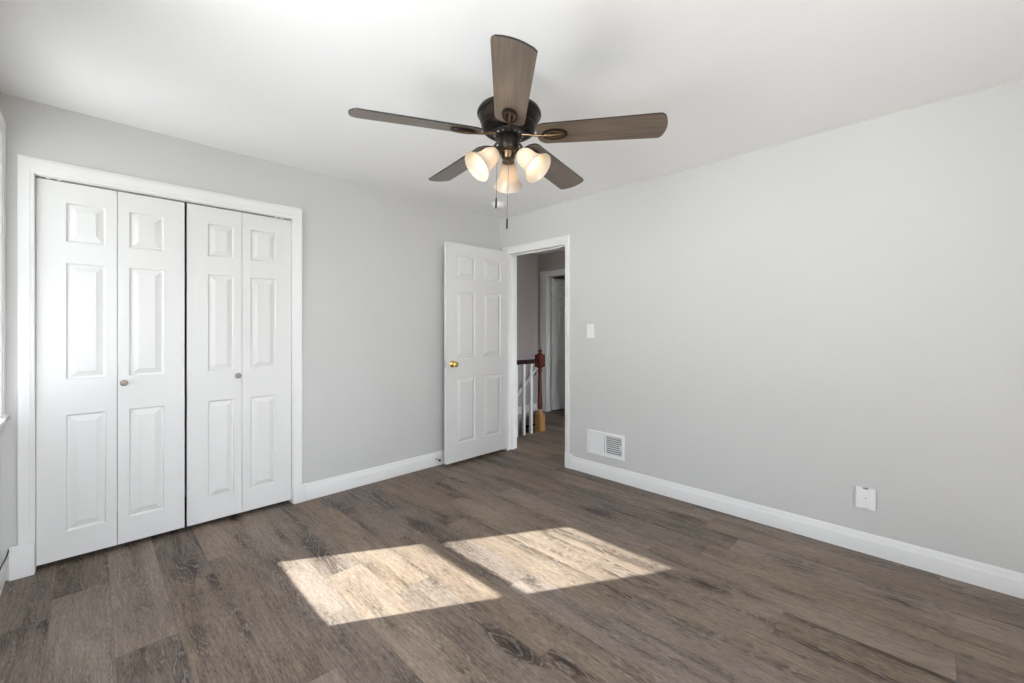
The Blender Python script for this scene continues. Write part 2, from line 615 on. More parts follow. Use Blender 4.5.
struct('wall_left', wall_slab('x', XL - 0.16, XL, YF - 0.16, 4.1, -0.2, H, [(WY0, WY1, WZ0, WZ1), (WB0, WB1, WZ0, WZ1)]), M['wall'], 'grey window wall at the left edge')
struct('wall_back', wall_slab('y', YB, YB + T, XL, XR, 0, H, [(CX0, CX1, 0, CZ)]), M['wall'], 'light grey wall holding the closet')
struct('wall_right', wall_slab('x', XR, XR + T, YF - 0.16, 5.0, -2.6, H, [(DY0 - 0.02, DY1 + 0.02, -0.19, DZ + 0.02)]), M['wall'], 'light grey wall with the doorway, switch and vent')
struct('wall_front', wall_slab('y', YF - 0.16, YF, XL, XR, 0, H, [(a, b, WZ0, WZ1) for a, b in RW]), M['wall'], 'grey wall with added windows behind the viewpoint')

# closet interior
bm = bmesh.new()
add_box(bm, (XL - 0.02, 4.0, 0), (1.5, 4.08, H))
add_box(bm, (1.42, YB + T, 0), (1.5, 4.0, H))
struct('wall_closet', bm, M['closet_in'], 'dim inside walls of the closet')

# hall
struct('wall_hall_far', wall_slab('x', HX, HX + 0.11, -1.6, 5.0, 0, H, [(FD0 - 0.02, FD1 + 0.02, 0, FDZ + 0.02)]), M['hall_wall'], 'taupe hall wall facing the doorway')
bm = bmesh.new()
add_box(bm, (XR + T, HY, -2.6), (HX, HY + 0.12, H))
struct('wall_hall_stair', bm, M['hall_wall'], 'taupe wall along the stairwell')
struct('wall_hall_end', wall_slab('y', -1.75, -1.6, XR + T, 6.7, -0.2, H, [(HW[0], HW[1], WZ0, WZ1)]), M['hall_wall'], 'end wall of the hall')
bm = bmesh.new()
add_box(bm, (6.6, -1.6, -0.2), (6.7, 5.1, H))
add_box(bm, (HX + 0.11, 5.0, -0.2), (6.6, 5.1, H))
add_box(bm, (HX + 0.11, 2.6, 0), (6.6, 2.7, H))
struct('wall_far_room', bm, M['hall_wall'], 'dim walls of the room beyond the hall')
# stairwell shaft below the hall floor
bm = bmesh.new()
add_prism(bm, [(XR + T, 3.46), (3.98, 3.46), (HX, 4.36), (HX, HY), (4.93, HY), (3.98, 3.55), (XR + T, 3.55)], -2.6, -0.2)
add_box(bm, (XR + T, 3.55, -2.7), (HX, HY, -2.6))
struct('wall_stairwell', bm, M['hall_wall'], 'dark shaft of the stairwell')


# ------------------------------------------------------------------ trim
CASING = [(0.0, 0.0), (0.0, 0.010), (0.10, 0.012), (0.22, 0.0135), (0.26, 0.0165), (0.62, 0.0175), (0.70, 0.0195), (0.93, 0.0195), (1.0, 0.016), (1.0, 0.0)]


def casing_bm(bm, axis, face, sgn, ua, ub, zt, z0, wl, wr, wt):
    """moulded casing round an opening ua..ub, head zt, on the wall face; sgn: the side of the room"""
    def P(u, z, d):
        return (face + sgn * d, u, z) if axis == 'x' else (u, face + sgn * d, z)
    cols = []
    for u, d in CASING:
        cols.append([bm.verts.new(P(ua - u * wl, z0, d)), bm.verts.new(P(ua - u * wl, zt + u * wt, d)),
                     bm.verts.new(P(ub + u * wr, zt + u * wt, d)), bm.verts.new(P(ub + u * wr, z0, d))])
    n = len(cols)
    for i in range(n):
        a, b = cols[i], cols[(i + 1) % n]
        for s in range(3):
            bm.faces.new((a[s], a[s + 1], b[s + 1], b[s]))
    bm.faces.new([c[0] for c in cols])
    bm.faces.new([c[3] for c in cols][::-1])


def box_on(bm, axis, face, sgn, u0, u1, z0, z1, d0, d1, bev=0.0):
    a, b = sorted((face + sgn * d0, face + sgn * d1))
    if axis == 'x':
        add_box(bm, (a, u0, z0), (b, u1, z1), bev)
    else:
        add_box(bm, (u0, a, z0), (u1, b, z1), bev)


def plinth(name, axis, face, sgn, u0, u1, zt, parent, d=0.024):
    bm = bmesh.new()
    box_on(bm, axis, face, sgn, u0, u1, 0.0, zt, 0.0, d, 0.002)
    return obj(name, bm, M['trim'], parent)


# closet casing
bm = bmesh.new()
casing_bm(bm, 'y', YB, -1, CX0, CX1, CZ, 0.11, 0.056, 0.060, 0.080)
t1 = struct('trim_1', bm, M['trim'], 'white moulded casing round the closet opening', smooth=True)
plinth('plinth_block', 'y', YB, -1, -0.288, -0.2035, 0.17, t1, 0.0205)
plinth('plinth_block', 'y', YB, -1, 1.040, 1.128, 0.125, t1, 0.0205)
bm = bmesh.new()
box_on(bm, 'y', YB, 1, CX0, CX0 + 0.004, 0, CZ, 0.0, T)
box_on(bm, 'y', YB, 1, CX1 - 0.004, CX1, 0, CZ, 0.0, T)
box_on(bm, 'y', YB, 1, CX0, CX1, CZ - 0.004, CZ, 0.0, T)
obj('jamb', bm, M['trim'], t1, False)
bm = bmesh.new()
add_box(bm, (CX0 + 0.01, YB + 0.020, CZ - 0.010), (CX1 - 0.01, YB + 0.05, CZ - 0.004))
tr = obj('door_track', bm, M['duct'], t1, False)
tag(tr, 'dark metal track above the folding doors')
bm = bmesh.new()
for x in (-0.165, -0.125, 0.93, 0.965):
    add_box(bm, (x, YB + 0.016, CZ - 0.0098), (x + 0.016, YB + 0.0195, CZ - 0.0045))
tag(obj('track_clip', bm, M['plastic'], t1, False), 'white clips in the dark track')

# room door casing (bedroom side), jamb and plinths
bm = bmesh.new()
casing_bm(bm, 'x', XR, -1, DY0 + 0.004, DY1 - 0.004, DZ, 0.13, 0.050, 0.082, 0.076)
t2 = struct('trim_2', bm, M['trim'], 'white moulded casing round the bedroom doorway', smooth=True)
plinth('plinth_block', 'x', XR, -1, 2.338, 2.4105, 0.13, t2)
plinth('plinth_block', 'x', XR, -1, 3.162, 3.252, 0.13, t2)
bm = bmesh.new()
for y0, y1 in ((DY0 - 0.02, DY0), (DY1, DY1 + 0.02)):
    add_box(bm, (XR, y0, 0), (XR + T, y1, DZ))
add_box(bm, (XR, DY0 - 0.02, DZ), (XR + T, DY1 + 0.02, DZ + 0.02))
for y0, y1 in ((DY0, DY0 + 0.011), (DY1 - 0.011, DY1)):      # stops
    add_box(bm, (XR + 0.045, y0, 0), (XR + 0.08, y1, DZ), 0.001)
add_box(bm, (XR + 0.045, DY0, DZ - 0.011), (XR + 0.08, DY1, DZ), 0.001)
obj('jamb', bm, M['trim'], t2, False)
bm = bmesh.new()
casing_bm(bm, 'x', XR + T, 1, DY0 - 0.006, DY1 + 0.006, DZ, 0.0, 0.050, 0.082, 0.076)
obj('hall_casing', bm, M['trim'], t2)
bm = bmesh.new()
add_box(bm, (XR - 0.012, DY0 + 0.0005, 0.925), (XR + 0.03, DY0 + 0.0025, 0.99), 0.0008)
tag(obj('strike_plate', bm, M['nickel'], t2), 'metal strike plate')

# far hall door casing
bm = bmesh.new()
casing_bm(bm, 'x', HX, -1, FD0, FD1, FDZ, 0.0, 0.06, 0.13, 0.085)
t3 = struct('trim_3', bm, M['trim'], 'white casing round the far hall doorway', smooth=True)
bm = bmesh.new()
for y0, y1 in ((FD0 - 0.02, FD0), (FD1, FD1 + 0.02)):
    add_box(bm, (HX, y0, 0), (HX + 0.11, y1, FDZ))
add_box(bm, (HX, FD0 - 0.02, FDZ), (HX + 0.11, FD1 + 0.02, FDZ + 0.02))
add_box(bm, (HX + 0.03, FD1 - 0.012, 0), (HX + 0.06, FD1, FDZ))
obj('jamb', bm, M['trim'], t3, False)

BASE = [(0.0, 0.0), (0.0165, 0.0), (0.0165, 0.078), (0.0145, 0.084), (0.0115, 0.088), (0.0105, 0.100), (0.0070, 0.112), (0.0040, 0.118), (0.0, 0.118)]


def baseboard(name, axis, face, sgn, u0, u1, label, k=1.0, z=0.0):
    bm = bmesh.new()
    rings = []
    for u in (u0, u1):
        rings.append([bm.verts.new((face + sgn * d, u, z + zz * k) if axis == 'x' else (u, face + sgn * d, z + zz * k)) for d, zz in BASE])
    n = len(BASE)
    for i in range(n):
        j = (i + 1) % n
        bm.faces.new((rings[0][i], rings[0][j], rings[1][j], rings[1][i]))
    bm.faces.new(rings[0][::-1]); bm.faces.new(rings[1])
    return struct(name, bm, M['trim'], label, smooth=True)


baseboard('baseboard_back', 'y', YB, -1, 1.128, XR, 'white baseboard between closet and corner', 1.04)
baseboard('baseboard_right', 'x', XR, -1, YF, 2.338, 'white baseboard along the right wall', 0.96)
baseboard('baseboard_left', 'x', XL, 1, YF, YB, 'white baseboard under the left window', 1.02)
baseboard('baseboard_front', 'y', YF, 1, XL + 0.02, XR - 0.02, 'white baseboard behind the viewpoint')
baseboard('baseboard_stair', 'y', HY, -1, XR + T, HX, 'white skirting along the stairwell wall', 0.95)
baseboard('baseboard_hall', 'x', HX, -1, -1.6, FD0 - 0.065, 'white baseboard on the far hall wall')


# ------------------------------------------------------------------ panel doors
def panel_rings(bm, fn, x0, x1, z0, z1, y, s):
    """moulded raised panel filling the hole x0..x1, z0..z1 in the face at depth y; s = +1 if deeper is +y"""
    prof = [(0.0, 0.0), (0.002, 0.003), (0.005, 0.0085), (0.008, 0.0105), (0.011, 0.0108), (0.013, 0.0100), (0.039, 0.0018), (0.041, 0.0005), (0.043, 0.0005)]
    k = min(1.0, (x1 - x0) / 0.15)
    rings = []
    for i, d in prof:
        i *= k
        rings.append([fn(x0 + i, y + s * d, z0 + i), fn(x1 - i, y + s * d, z0 + i), fn(x1 - i, y + s * d, z1 - i), fn(x0 + i, y + s * d, z1 - i)])
    for a, b in zip(rings, rings[1:]):
        for q in range(4):
            r = (q + 1) % 4
            bm.faces.new((a[q], a[r], b[r], b[q]))
    bm.faces.new(rings[-1])


def leaf_bm(x0, x1, z0, z1, ya, yb, panels, both=True):
    """a door leaf from face ya to face yb with moulded panels [(xa, xb, za, zb)] (a set of columns and rows)"""
    bm = bmesh.new()
    cache = {}

    def V(x, y, z):
        key = (round(x, 5), round(y, 5), round(z, 5))
        if key not in cache:
            cache[key] = bm.verts.new((x, y, z))
        return cache[key]
    xs = sorted({x0, x1, *[v for p in panels for v in p[:2]]})
    zs = sorted({z0, z1, *[v for p in panels for v in p[2:]]})
    ps = {tuple(round(v, 5) for v in p) for p in panels}
    for y, s in ((ya, 1 if yb > ya else -1), (yb, 1 if ya > yb else -1)):
        for i in range(len(xs) - 1):
            for j in range(len(zs) - 1):
                key = tuple(round(v, 5) for v in (xs[i], xs[i + 1], zs[j], zs[j + 1]))
                if key in ps and (both or y == ya):
                    panel_rings(bm, V, xs[i], xs[i + 1], zs[j], zs[j + 1], y, s)
                else:
                    bm.faces.new((V(xs[i], y, zs[j]), V(xs[i + 1], y, zs[j]), V(xs[i + 1], y, zs[j + 1]), V(xs[i], y, zs[j + 1])))
    for i in range(len(xs) - 1):
        for z in (z0, z1):
            bm.faces.new((V(xs[i], ya, z), V(xs[i + 1], ya, z), V(xs[i + 1], yb, z), V(xs[i], yb, z)))
    for j in range(len(zs) - 1):
        for x in (x0, x1):
            bm.faces.new((V(x, ya, zs[j]), V(x, ya, zs[j + 1]), V(x, yb, zs[j + 1]), V(x, yb, zs[j])))
    return bm


KNOB = [(0.0, 0.0), (0.009, 0.0), (0.008, 0.008), (0.0075, 0.014), (0.012, 0.018), (0.0165, 0.023), (0.0180, 0.029), (0.0165, 0.035), (0.011, 0.0385), (0.0, 0.040)]
ROWS = [(0.172, 0.800), (0.992, 1.620), (1.735, 1.945)]
LY = 3.312


def bifold(name, xa, xm, xb, wide_first, knob_x, knob_on, label):
    root = empty(name, ((xa + xb) / 2, LY, 0.0))
    tag(root, label, kind='structure')
    ox = (xa + xb) / 2
    leaves = []
    for n, (a, b, m0, m1) in enumerate(((xa, xm, 0.108, 0.046), (xm, xb, 0.050, 0.100))):
        g = 0.0013
        pa, pb = a + m0, b - m1
        bm = leaf_bm(a + g - ox, b - g - ox, 0.028, 2.052, 0.0, 0.03, [(pa - ox, pb - ox, z0, z1) for z0, z1 in ROWS], both=False)
        leaves.append(obj('folding_panel', bm, M['door'], root, angle=20))
    bm = bmesh.new()
    add_lathe(bm, KNOB, Matrix.Translation((knob_x - ox, 0.0, 0.955)) @ Matrix.Rotation(R(90), 4, 'X'), 28)
    kb = obj('knob', bm, M['taupe_knob'], leaves[knob_on])
    tag(kb, 'taupe round knob')
    bm = bmesh.new()
    for z in (0.32, 1.05, 1.80):
        add_box(bm, (xm - 0.02 - ox, 0.0301, z), (xm + 0.02 - ox, 0.032, z + 0.06))
    obj('fold_hinges', bm, M['nickel'], root, False)
    return root


bifold('door_1', -0.200, 0.1105, 0.4185, True, 0.138, 1, 'left white folding closet door, nearest the window wall')
bifold('door_2', 0.4290, 0.7270, 1.0365, True, 0.700, 0, 'right white folding closet door')


def hinged_door(name, loc, rz, width, z0, z1, label, knob=None, hinges=(0.25, 1.05, 1.84)):
    """leaf runs from the hinge (local x = 0) along -x; visible face at local y = 0, the other at y = 0.035"""
    root = empty(name, loc, rz)
    tag(root, label, kind='structure')
    k = width / 0.782
    cols = [(-width + 0.116 * k, -width + 0.338 * k), (-width + 0.446 * k, -width + 0.676 * k)]
    rows = [(0.205, 0.815), (1.002, 1.620), (1.752, 1.955)]
    bm = leaf_bm(-width, 0.0, z0, z1, 0.0, 0.035, [(a, b, c, d) for a, b in cols for c, d in rows])
    leaf = obj('door_leaf', bm, M['door'], root, angle=20)
    if knob:
        for side in (-1, 1):
            mat = Matrix.Translation((-width + 0.067, 0.0 if side < 0 else 0.035, knob)) @ Matrix.Rotation(R(90 if side < 0 else -90), 4, 'X')
            bm = bmesh.new()
            add_lathe(bm, [(0.0, 0.0), (0.031, 0.0), (0.031, 0.003), (0.026, 0.008), (0.015, 0.010), (0.011, 0.014), (0.0105, 0.026), (0.014, 0.031), (0.022, 0.037),
                           (0.0265, 0.046), (0.0268, 0.052), (0.024, 0.059), (0.016, 0.064), (0.007, 0.0655), (0.0, 0.065)], mat, 36)
            kn = obj('door_knob', bm, M['brass'] if side < 0 else M['nickel'], leaf)
            tag(kn, 'polished brass knob' if side < 0 else 'grey metal knob on the far face')
        bm = bmesh.new()
        add_box(bm, (-width - 0.0015, 0.006, knob - 0.03), (-width + 0.001, 0.029, knob + 0.03), 0.0006)
        add_box(bm, (-width - 0.011, 0.012, knob - 0.008), (-width - 0.001, 0.023, knob + 0.008), 0.002)
        tag(obj('latch', bm, M['nickel'], leaf), 'metal latch plate')
    for z in hinges:
        bm = bmesh.new()
        add_tube(bm, [(0.006, 0.038, z), (0.006, 0.038, z + 0.09)], 0.0055, 12)
        add_box(bm, (-0.0005, 0.004, z), (0.0012, 0.036, z + 0.09))
        obj('hinge', bm, M['plastic'], leaf)
    return root


hinged_door('door_3', (3.084, 3.150, 0.0), 0.0, 0.786, 0.034, 2.068, 'white six-panel bedroom door standing wide open', knob=0.946)
hinged_door('door_4', (5.075, 4.232, 0.0), R(180 - 8.5), 0.80, 0.02, 2.062, 'white panel door ajar beyond the stair railing')


# ------------------------------------------------------------------ windows
def window(name, mat, w, z0, z1, label, wall_t=0.16, screen=None):
    """double-hung window. local x along the wall (0..w), local y into the room from the inside wall face at y = 0, outside at -wall_t"""
    root = empty(name)
    root.matrix_world = mat
    tag(root, label, kind='structure')
    # frame lining
    bm = bmesh.new()
    for a, b in ((0.0, 0.012), (w - 0.012, w)):
        add_box(bm, (a, -wall_t, z0), (b, 0.0, z1))
    add_box(bm, (0.0, -wall_t, z1 - 0.012), (w, 0.0, z1))
    add_box(bm, (0.0, -wall_t - 0.02, z0), (w, -0.03, z0 + 0.012))
    obj('window_frame', bm, M['trim'], root, False)
    # casing
    bm = bmesh.new()
    casing_bm(bm, 'y', 0.0, 1, 0.0, w, z1, z0, 0.064, 0.064, 0.070)
    obj('casing', bm, M['trim'], root)
    bm = bmesh.new()
    add_box(bm, (-0.066, -0.03, z0 - 0.022), (w + 0.066, 0.032, z0), 0.004, 3)
    obj('window_sill', bm, M['trim'], root)
    bm = bmesh.new()
    add_box(bm, (-0.060, 0.0, z0 - 0.085), (w + 0.060, 0.014, z0 - 0.022), 0.003)
    obj('apron', bm, M['trim'], root)
    zm = (z0 + z1) / 2
    for nm, ya, zb, zt, rb, rt in (('lower_sash', -0.060, z0 + 0.012, zm + 0.012, 0.036, 0.055), ('upper_sash', -0.100, zm - 0.012, z1 - 0.012, 0.055, 0.042)):
        st = 0.042
        xa, xb = 0.012, w - 0.012
        bm = bmesh.new()
        add_box(bm, (xa, ya - 0.034, zb), (xa + st, ya, zt), 0.002)
        add_box(bm, (xb - st, ya - 0.034, zb), (xb, ya, zt), 0.002)
        add_box(bm, (xa + st, ya - 0.034, zb), (xb - st, ya, zb + rb), 0.002)
        add_box(bm, (xa + st, ya - 0.034, zt - rt), (xb - st, ya, zt), 0.002)
        s = obj(nm, bm, M['trim'], root)
        bm = bmesh.new()
        add_box(bm, (xa + st - 0.004, ya - 0.019, zb + rb - 0.004), (xb - st + 0.004, ya - 0.015, zt - rt + 0.004))
        tag(obj('pane', bm, M['glass'], s, False), 'clear glass pane')
    bm = bmesh.new()
    add_box(bm, (w / 2 - 0.03, -0.092, zm + 0.0125), (w / 2 + 0.03, -0.062, zm + 0.02), 0.002)
    add_lathe(bm, [(0.012, 0.0), (0.012, 0.008), (0.0, 0.010)], Matrix.Translation((w / 2, -0.077, zm + 0.02)), 16)
    obj('sash_lock', bm, M['nickel'], root)
    if screen:  # unseen sheet, added only to weaken the light coming in
        bm = bmesh.new()
        add_box(bm, (0.012, -0.1480, z0 + 0.012), (w - 0.012, -0.1475, z1 - 0.012))
        bm.faces.ensure_lookup_table()
        keep = [f for f in bm.faces if abs(f.calc_center_median().y + 0.1475) < 1e-5]
        bmesh.ops.delete(bm, geom=[f for f in bm.faces if f not in keep], context='FACES')
        tag(obj('dimming_screen', bm, M[screen], root, False), 'unseen dark screen added to dim the daylight')
    return root


def place(o, ux, uy):
    """o: world origin, ux: unit along the wall, uy: unit into the room"""
    return Matrix(((ux[0], uy[0], 0, o[0]), (ux[1], uy[1], 0, o[1]), (0, 0, 1, 0), (0, 0, 0, 1)))


window('window_1', place((XL, WY1), (0, -1), (1, 0)), WY1 - WY0, WZ0, WZ1, 'white double-hung window in the left wall', screen='screen_dense')
window('window_2', place((XL, WB1), (0, -1), (1, 0)), WB1 - WB0, WZ0, WZ1, 'unseen second white double-hung window added for daylight in the left wall, beside the viewpoint', screen='screen')
for n, (a, b) in enumerate(RW):
    window('window_%d' % (n + 3), place((a, YF), (1, 0), (0, 1)), b - a, WZ0, WZ1, 'unseen white double-hung window added for daylight behind the viewpoint, ' + ('nearer the left corner' if n == 0 else 'farther along the wall'), screen=None if n == 0 else 'screen_half')
window('window_5', place((HW[0], -1.6), (1, 0), (0, 1)), HW[1] - HW[0], WZ0, WZ1, 'unseen white double-hung window added for daylight at the end of the hall', 0.15)

zc, zh = (WZ0 + WZ1) / 2, WZ1 - WZ0
sky_portal('sky_portal_left', (XL - 0.17, (WY0 + WY1) / 2, zc), Vector((1, 0, 0)).to_track_quat('-Z', 'Y').to_euler(), WY1 - WY0, zh)
sky_portal('sky_portal_left', (XL - 0.17, (WB0 + WB1) / 2, zc), Vector((1, 0, 0)).to_track_quat('-Z', 'Y').to_euler(), WB1 - WB0, zh)
for a, b in RW:
    sky_portal('sky_portal_front', ((a + b) / 2, YF - 0.17, zc), Vector((0, 1, 0)).to_track_quat('-Z', 'Y').to_euler(), b - a, zh)
sky_portal('sky_portal_hall', (sum(HW) / 2, -1.77, zc), Vector((0, 1, 0)).to_track_quat('-Z', 'Y').to_euler(), HW[1] - HW[0], zh)

# ------------------------------------------------------------------ ceiling fan
FX, FY = 1.3125, 1.3265
fan = empty('ceiling_fan', (FX, FY, H))
fan.rotation_euler = Matrix.Rotation(R(1.4), 3, Vector((1, 1, 0)).normalized()).to_euler()   # hangs a touch out of level
tag(fan, 'five-blade bronze ceiling fan with three lit bell-shaped lamps', 'ceiling fan')


def fz(prof):
    return [(r, z - H) for r, z in prof]


bm = bmesh.new()
add_lathe(bm, fz([(0.0, 2.44), (0.060, 2.44), (0.061, 2.425), (0.055, 2.405), (0.040, 2.388), (0.024, 2.378), (0.016, 2.374), (0.0, 2.374)]))
obj('canopy', bm, M['bronze'], fan)
bm = bmesh.new()
add_lathe(bm, fz([(0.0125, 2.376), (0.0125, 2.272), (0.026, 2.268), (0.028, 2.236), (0.0, 2.236)]), seg=24)
obj('downrod', bm, M['bronze'], fan)
bm = bmesh.new()
add_lathe(bm, fz([(0.0, 2.240), (0.050, 2.240), (0.110, 2.232), (0.134, 2.222), (0.1405, 2.210), (0.1415, 2.203), (0.1395, 2.197), (0.1350, 2.194), (0.1330, 2.188),
                  (0.1285, 2.174), (0.1225, 2.159), (0.1185, 2.154), (0.1210, 2.151), (0.1210, 2.146), (0.1180, 2.142), (0.1165, 2.137), (0.1130, 2.131), (0.1060, 2.126),
                  (0.0950, 2.123), (0.0800, 2.122), (0.0, 2.122)]), seg=64)
obj('motor_housing', bm, M['bronze'], fan)
# flywheel: a black disc with a ring of screws
bm = bmesh.new()
add_lathe(bm, fz([(0.0, 2.123), (0.078, 2.1228), (0.078, 2.116), (0.072, 2.113), (0.0, 2.113)]), seg=48)
fw = obj('flywheel', bm, M['rubber'], fan)
for i in range(15):
    if i % 3 != 0:
        bm = bmesh.new()
        a = R(11 + 24 * i)
        add_lathe(bm, [(0.0, 0.0), (0.0042, 0.0), (0.0036, -0.0025), (0.0, -0.0032)], Matrix.Translation((0.062 * math.cos(a), 0.062 * math.sin(a), 2.1135 - H)), 8)
        tag(obj('screw', bm, M['nickel'], fw), 'bright screw head')
bm = bmesh.new()
add_lathe(bm, fz([(0.0, 2.114), (0.044, 2.114), (0.0455, 2.110), (0.0455, 2.052), (0.043, 2.047), (0.0, 2.047)]), seg=40)
obj('switch_housing', bm, M['bronze'], fan)
bm = bmesh.new()
add_lathe(bm, fz([(0.0, 2.048), (0.046, 2.048), (0.048, 2.044), (0.044, 2.040), (0.031, 2.038), (0.030, 2.034), (0.030, 2.016), (0.027, 2.010), (0.016, 2.006), (0.007, 2.004), (0.006, 1.999), (0.0, 1.998)]), seg=40)
tag(obj('lamp_fitter', bm, M['antique'], fan), 'antique brass hub carrying the three lamps')


def blade_outline():
    """half-open outline: root at x = 0.128, tip at x = 0.662"""
    pts = []
    r0, r1 = 0.128, 0.660
    hw0, hw1 = 0.062, 0.071
    # root: rounded corners
    for i in range(7):
        a = R(180 + 90 * i / 6)
        pts.append((r0 + 0.038 + 0.038 * math.cos(a), -hw0 + 0.038 + 0.038 * math.sin(a)))
    # lower edge to the tip
    for i in range(1, 9):
        t = i / 8
        pts.append((r0 + 0.038 + (r1 - 0.030 - r0 - 0.038) * t, -(hw0 + (hw1 - hw0) * t)))
    # tip: a shallow bow with small rounded corners
    for i in range(1, 4):
        a = R(-90 + 72 * i / 4)
        pts.append((r1 - 0.030 + 0.016 * math.cos(a), -hw1 + 0.016 + 0.016 * math.sin(a)))
    for i in range(0, 13):
        t = -1 + 2 * i / 12
        pts.append((r1 - 0.014 * t * t - 0.004 * t, t * (hw1 - 0.012)))
    for i in range(1, 4):
        a = R(18 + 72 * i / 4)
        pts.append((r1 - 0.036 + 0.016 * math.cos(a), hw1 - 0.016 + 0.016 * math.sin(a)))
    for i in range(0, 8):
        t = 1 - i / 8
        pts.append((r0 + 0.038 + (r1 - 0.030 - r0 - 0.038) * t, hw0 + (hw1 - hw0) * t))
    for i in range(7):
        a = R(90 + 90 * i / 6)
        pts.append((r0 + 0.038 + 0.038 * math.cos(a), hw0 - 0.038 + 0.038 * math.sin(a)))
    out = []
    for p in pts:
        if not out or (Vector(p) - Vector(out[-1])).length > 1e-4:
            out.append(p)
    return out


PITCH = R(-13)
BZ = 2.110 - H
DROOP = R(2.2)
bm = bmesh.new()
add_prism(bm, blade_outline(), 0.0, 0.006)
for f in bm.faces:
    f.material_index = 1 if abs(f.normal.z) < 0.5 else 0
bm.normal_update()
for f in bm.faces:
    f.material_index = 1 if abs(f.normal.z) < 0.5 else 0
blade = obj('blade', bm, [M['blade'], M['blade_edge']], fan, angle=30)
# bracket: slender arm from the flywheel, oval medallion with two slots under the blade root
bm = bmesh.new()
inner = [(0.205 + 0.040 * math.cos(2 * PI * i / 36), 0.019 * math.sin(2 * PI * i / 36), -0.0050) for i in range(36)]
add_tube(bm, inner, 0.0052, 8, closed=True)
add_tube(bm, [(0.158, 0, -0.006), (0.19, 0, -0.0080), (0.225, 0, -0.0075), (0.246, 0, -0.005)], [0.0062, 0.0062, 0.005, 0.004], 10)
bracket = obj('blade_bracket', bm, M['antique'], blade)
bm = bmesh.new()
ell = [(0.205 + 0.050 * math.cos(2 * PI * i / 40), 0.0275 * math.sin(2 * PI * i / 40), -0.004) for i in range(40)]
add_tube(bm, ell, 0.0058, 8, closed=True)
add_prism(bm, [(x, y) for x, y, z in ell], -0.0025, 0.0)
rim = obj('bracket_rim', bm, M['bronze'], blade)
tag(rim, 'dark bronze oval rim and back plate')
bm = bmesh.new()
add_tube(bm, [(0.060, 0, 0.006), (0.085, 0, 0.004), (0.112, 0, -0.002), (0.138, 0, -0.006), (0.168, 0, -0.006)], [0.0075, 0.0062, 0.0048, 0.0048, 0.0058], 12)
arm = obj('bracket_arm', bm, M['antique'], blade)
tag(bracket, 'antique brass oval medallion under the blade root')
tag(arm, 'antique brass arm')
AZ = [227, 299, 11, 83, 155]
for i, az in enumerate(AZ):
    if i == 0:
        b_o, kids = blade, []
    else:
        b_o = blade.copy()
        COL.objects.link(b_o)
        b_o.parent = fan
        for c in (bracket, rim, arm):
            k_o = c.copy()
            COL.objects.link(k_o)
            k_o.parent = b_o
    b_o.location = (0, 0, BZ)
    b_o.rotation_euler = (Matrix.Rotation(R(az), 3, 'Z') @ Matrix.Rotation(DROOP, 3, 'Y') @ Matrix.Rotation(PITCH, 3, 'X')).to_euler()

# lamps: a bent arm and socket cup, a bell shade and its bulb
TILT = R(47)


def lamp_matrix(az):
    # origin at the neck, local -z along the axis of the shade
    return Matrix.Rotation(R(az), 4, 'Z') @ Matrix.Translation((0.066, 0, 2.022 - H)) @ Matrix.Rotation(-TILT, 4, 'Y')


outer = [(0.0270, 0.004), (0.0290, -0.002), (0.0335, -0.010), (0.0380, -0.022), (0.0400, -0.038), (0.0415, -0.056), (0.0450, -0.074), (0.0515, -0.090), (0.0600, -0.104), (0.0680, -0.114)]
prof = outer + [(0.0690, -0.1155), (0.0680, -0.117), (0.0660, -0.1160)] + [(r - 0.0032, z - 0.0005) for r, z in outer[::-1]]
lamp0 = None
for i, az in enumerate((45, 165, 285)):
    if i == 0:
        bm = bmesh.new()
        n = len(prof)
        seg = 48
        rings = [[bm.verts.new((r * math.cos(2 * PI * s / seg), r * math.sin(2 * PI * s / seg), z)) for s in range(seg)] for r, z in prof]
        for q in range(n):
            a, b = rings[q], rings[(q + 1) % n]
            for s in range(seg):
                t = (s + 1) % seg
                bm.faces.new((a[s], a[t], b[t], b[s]))
        sh = obj('lamp_shade', bm, M['shade'], fan, angle=60)
        bm = bmesh.new()
        add_lathe(bm, [(0.0, -0.014), (0.0120, -0.014), (0.0125, -0.026), (0.0150, -0.034), (0.0215, -0.046), (0.0260, -0.058), (0.0275, -0.068), (0.0255, -0.080), (0.0190, -0.090), (0.0100, -0.096), (0.0, -0.0975)], None, 28)
        bu = obj('light_bulb', bm, M['bulb'], sh)
        tag(bu, 'glowing warm white bulb')
        bm = bmesh.new()
        add_lathe(bm, [(0.0, 0.026), (0.009, 0.026), (0.013, 0.022), (0.021, 0.016), (0.0265, 0.008), (0.0285, -0.001), (0.0285, -0.007), (0.0265, -0.008), (0.0125, -0.008), (0.0115, -0.0165), (0.0, -0.0165)], None, 32)
        add_tube(bm, [(0.0, 0.0, 0.020), (-0.006, 0, 0.034), (-0.018, 0, 0.044), (-0.034, 0, 0.046)], 0.0085, 12)
        so = obj('lamp_arm', bm, M['antique'], sh)
        tag(so, 'antique brass arm and socket cup')
        lamp0 = (sh, bu, so)
        s_o = sh
    else:
        s_o = lamp0[0].copy()
        COL.objects.link(s_o)
        s_o.parent = fan
        for c in lamp0[1:]:
            k_o = c.copy()
            COL.objects.link(k_o)
            k_o.parent = s_o
    m = lamp_matrix(az)
    s_o.location = m.to_translation()
    s_o.rotation_euler = m.to_euler()

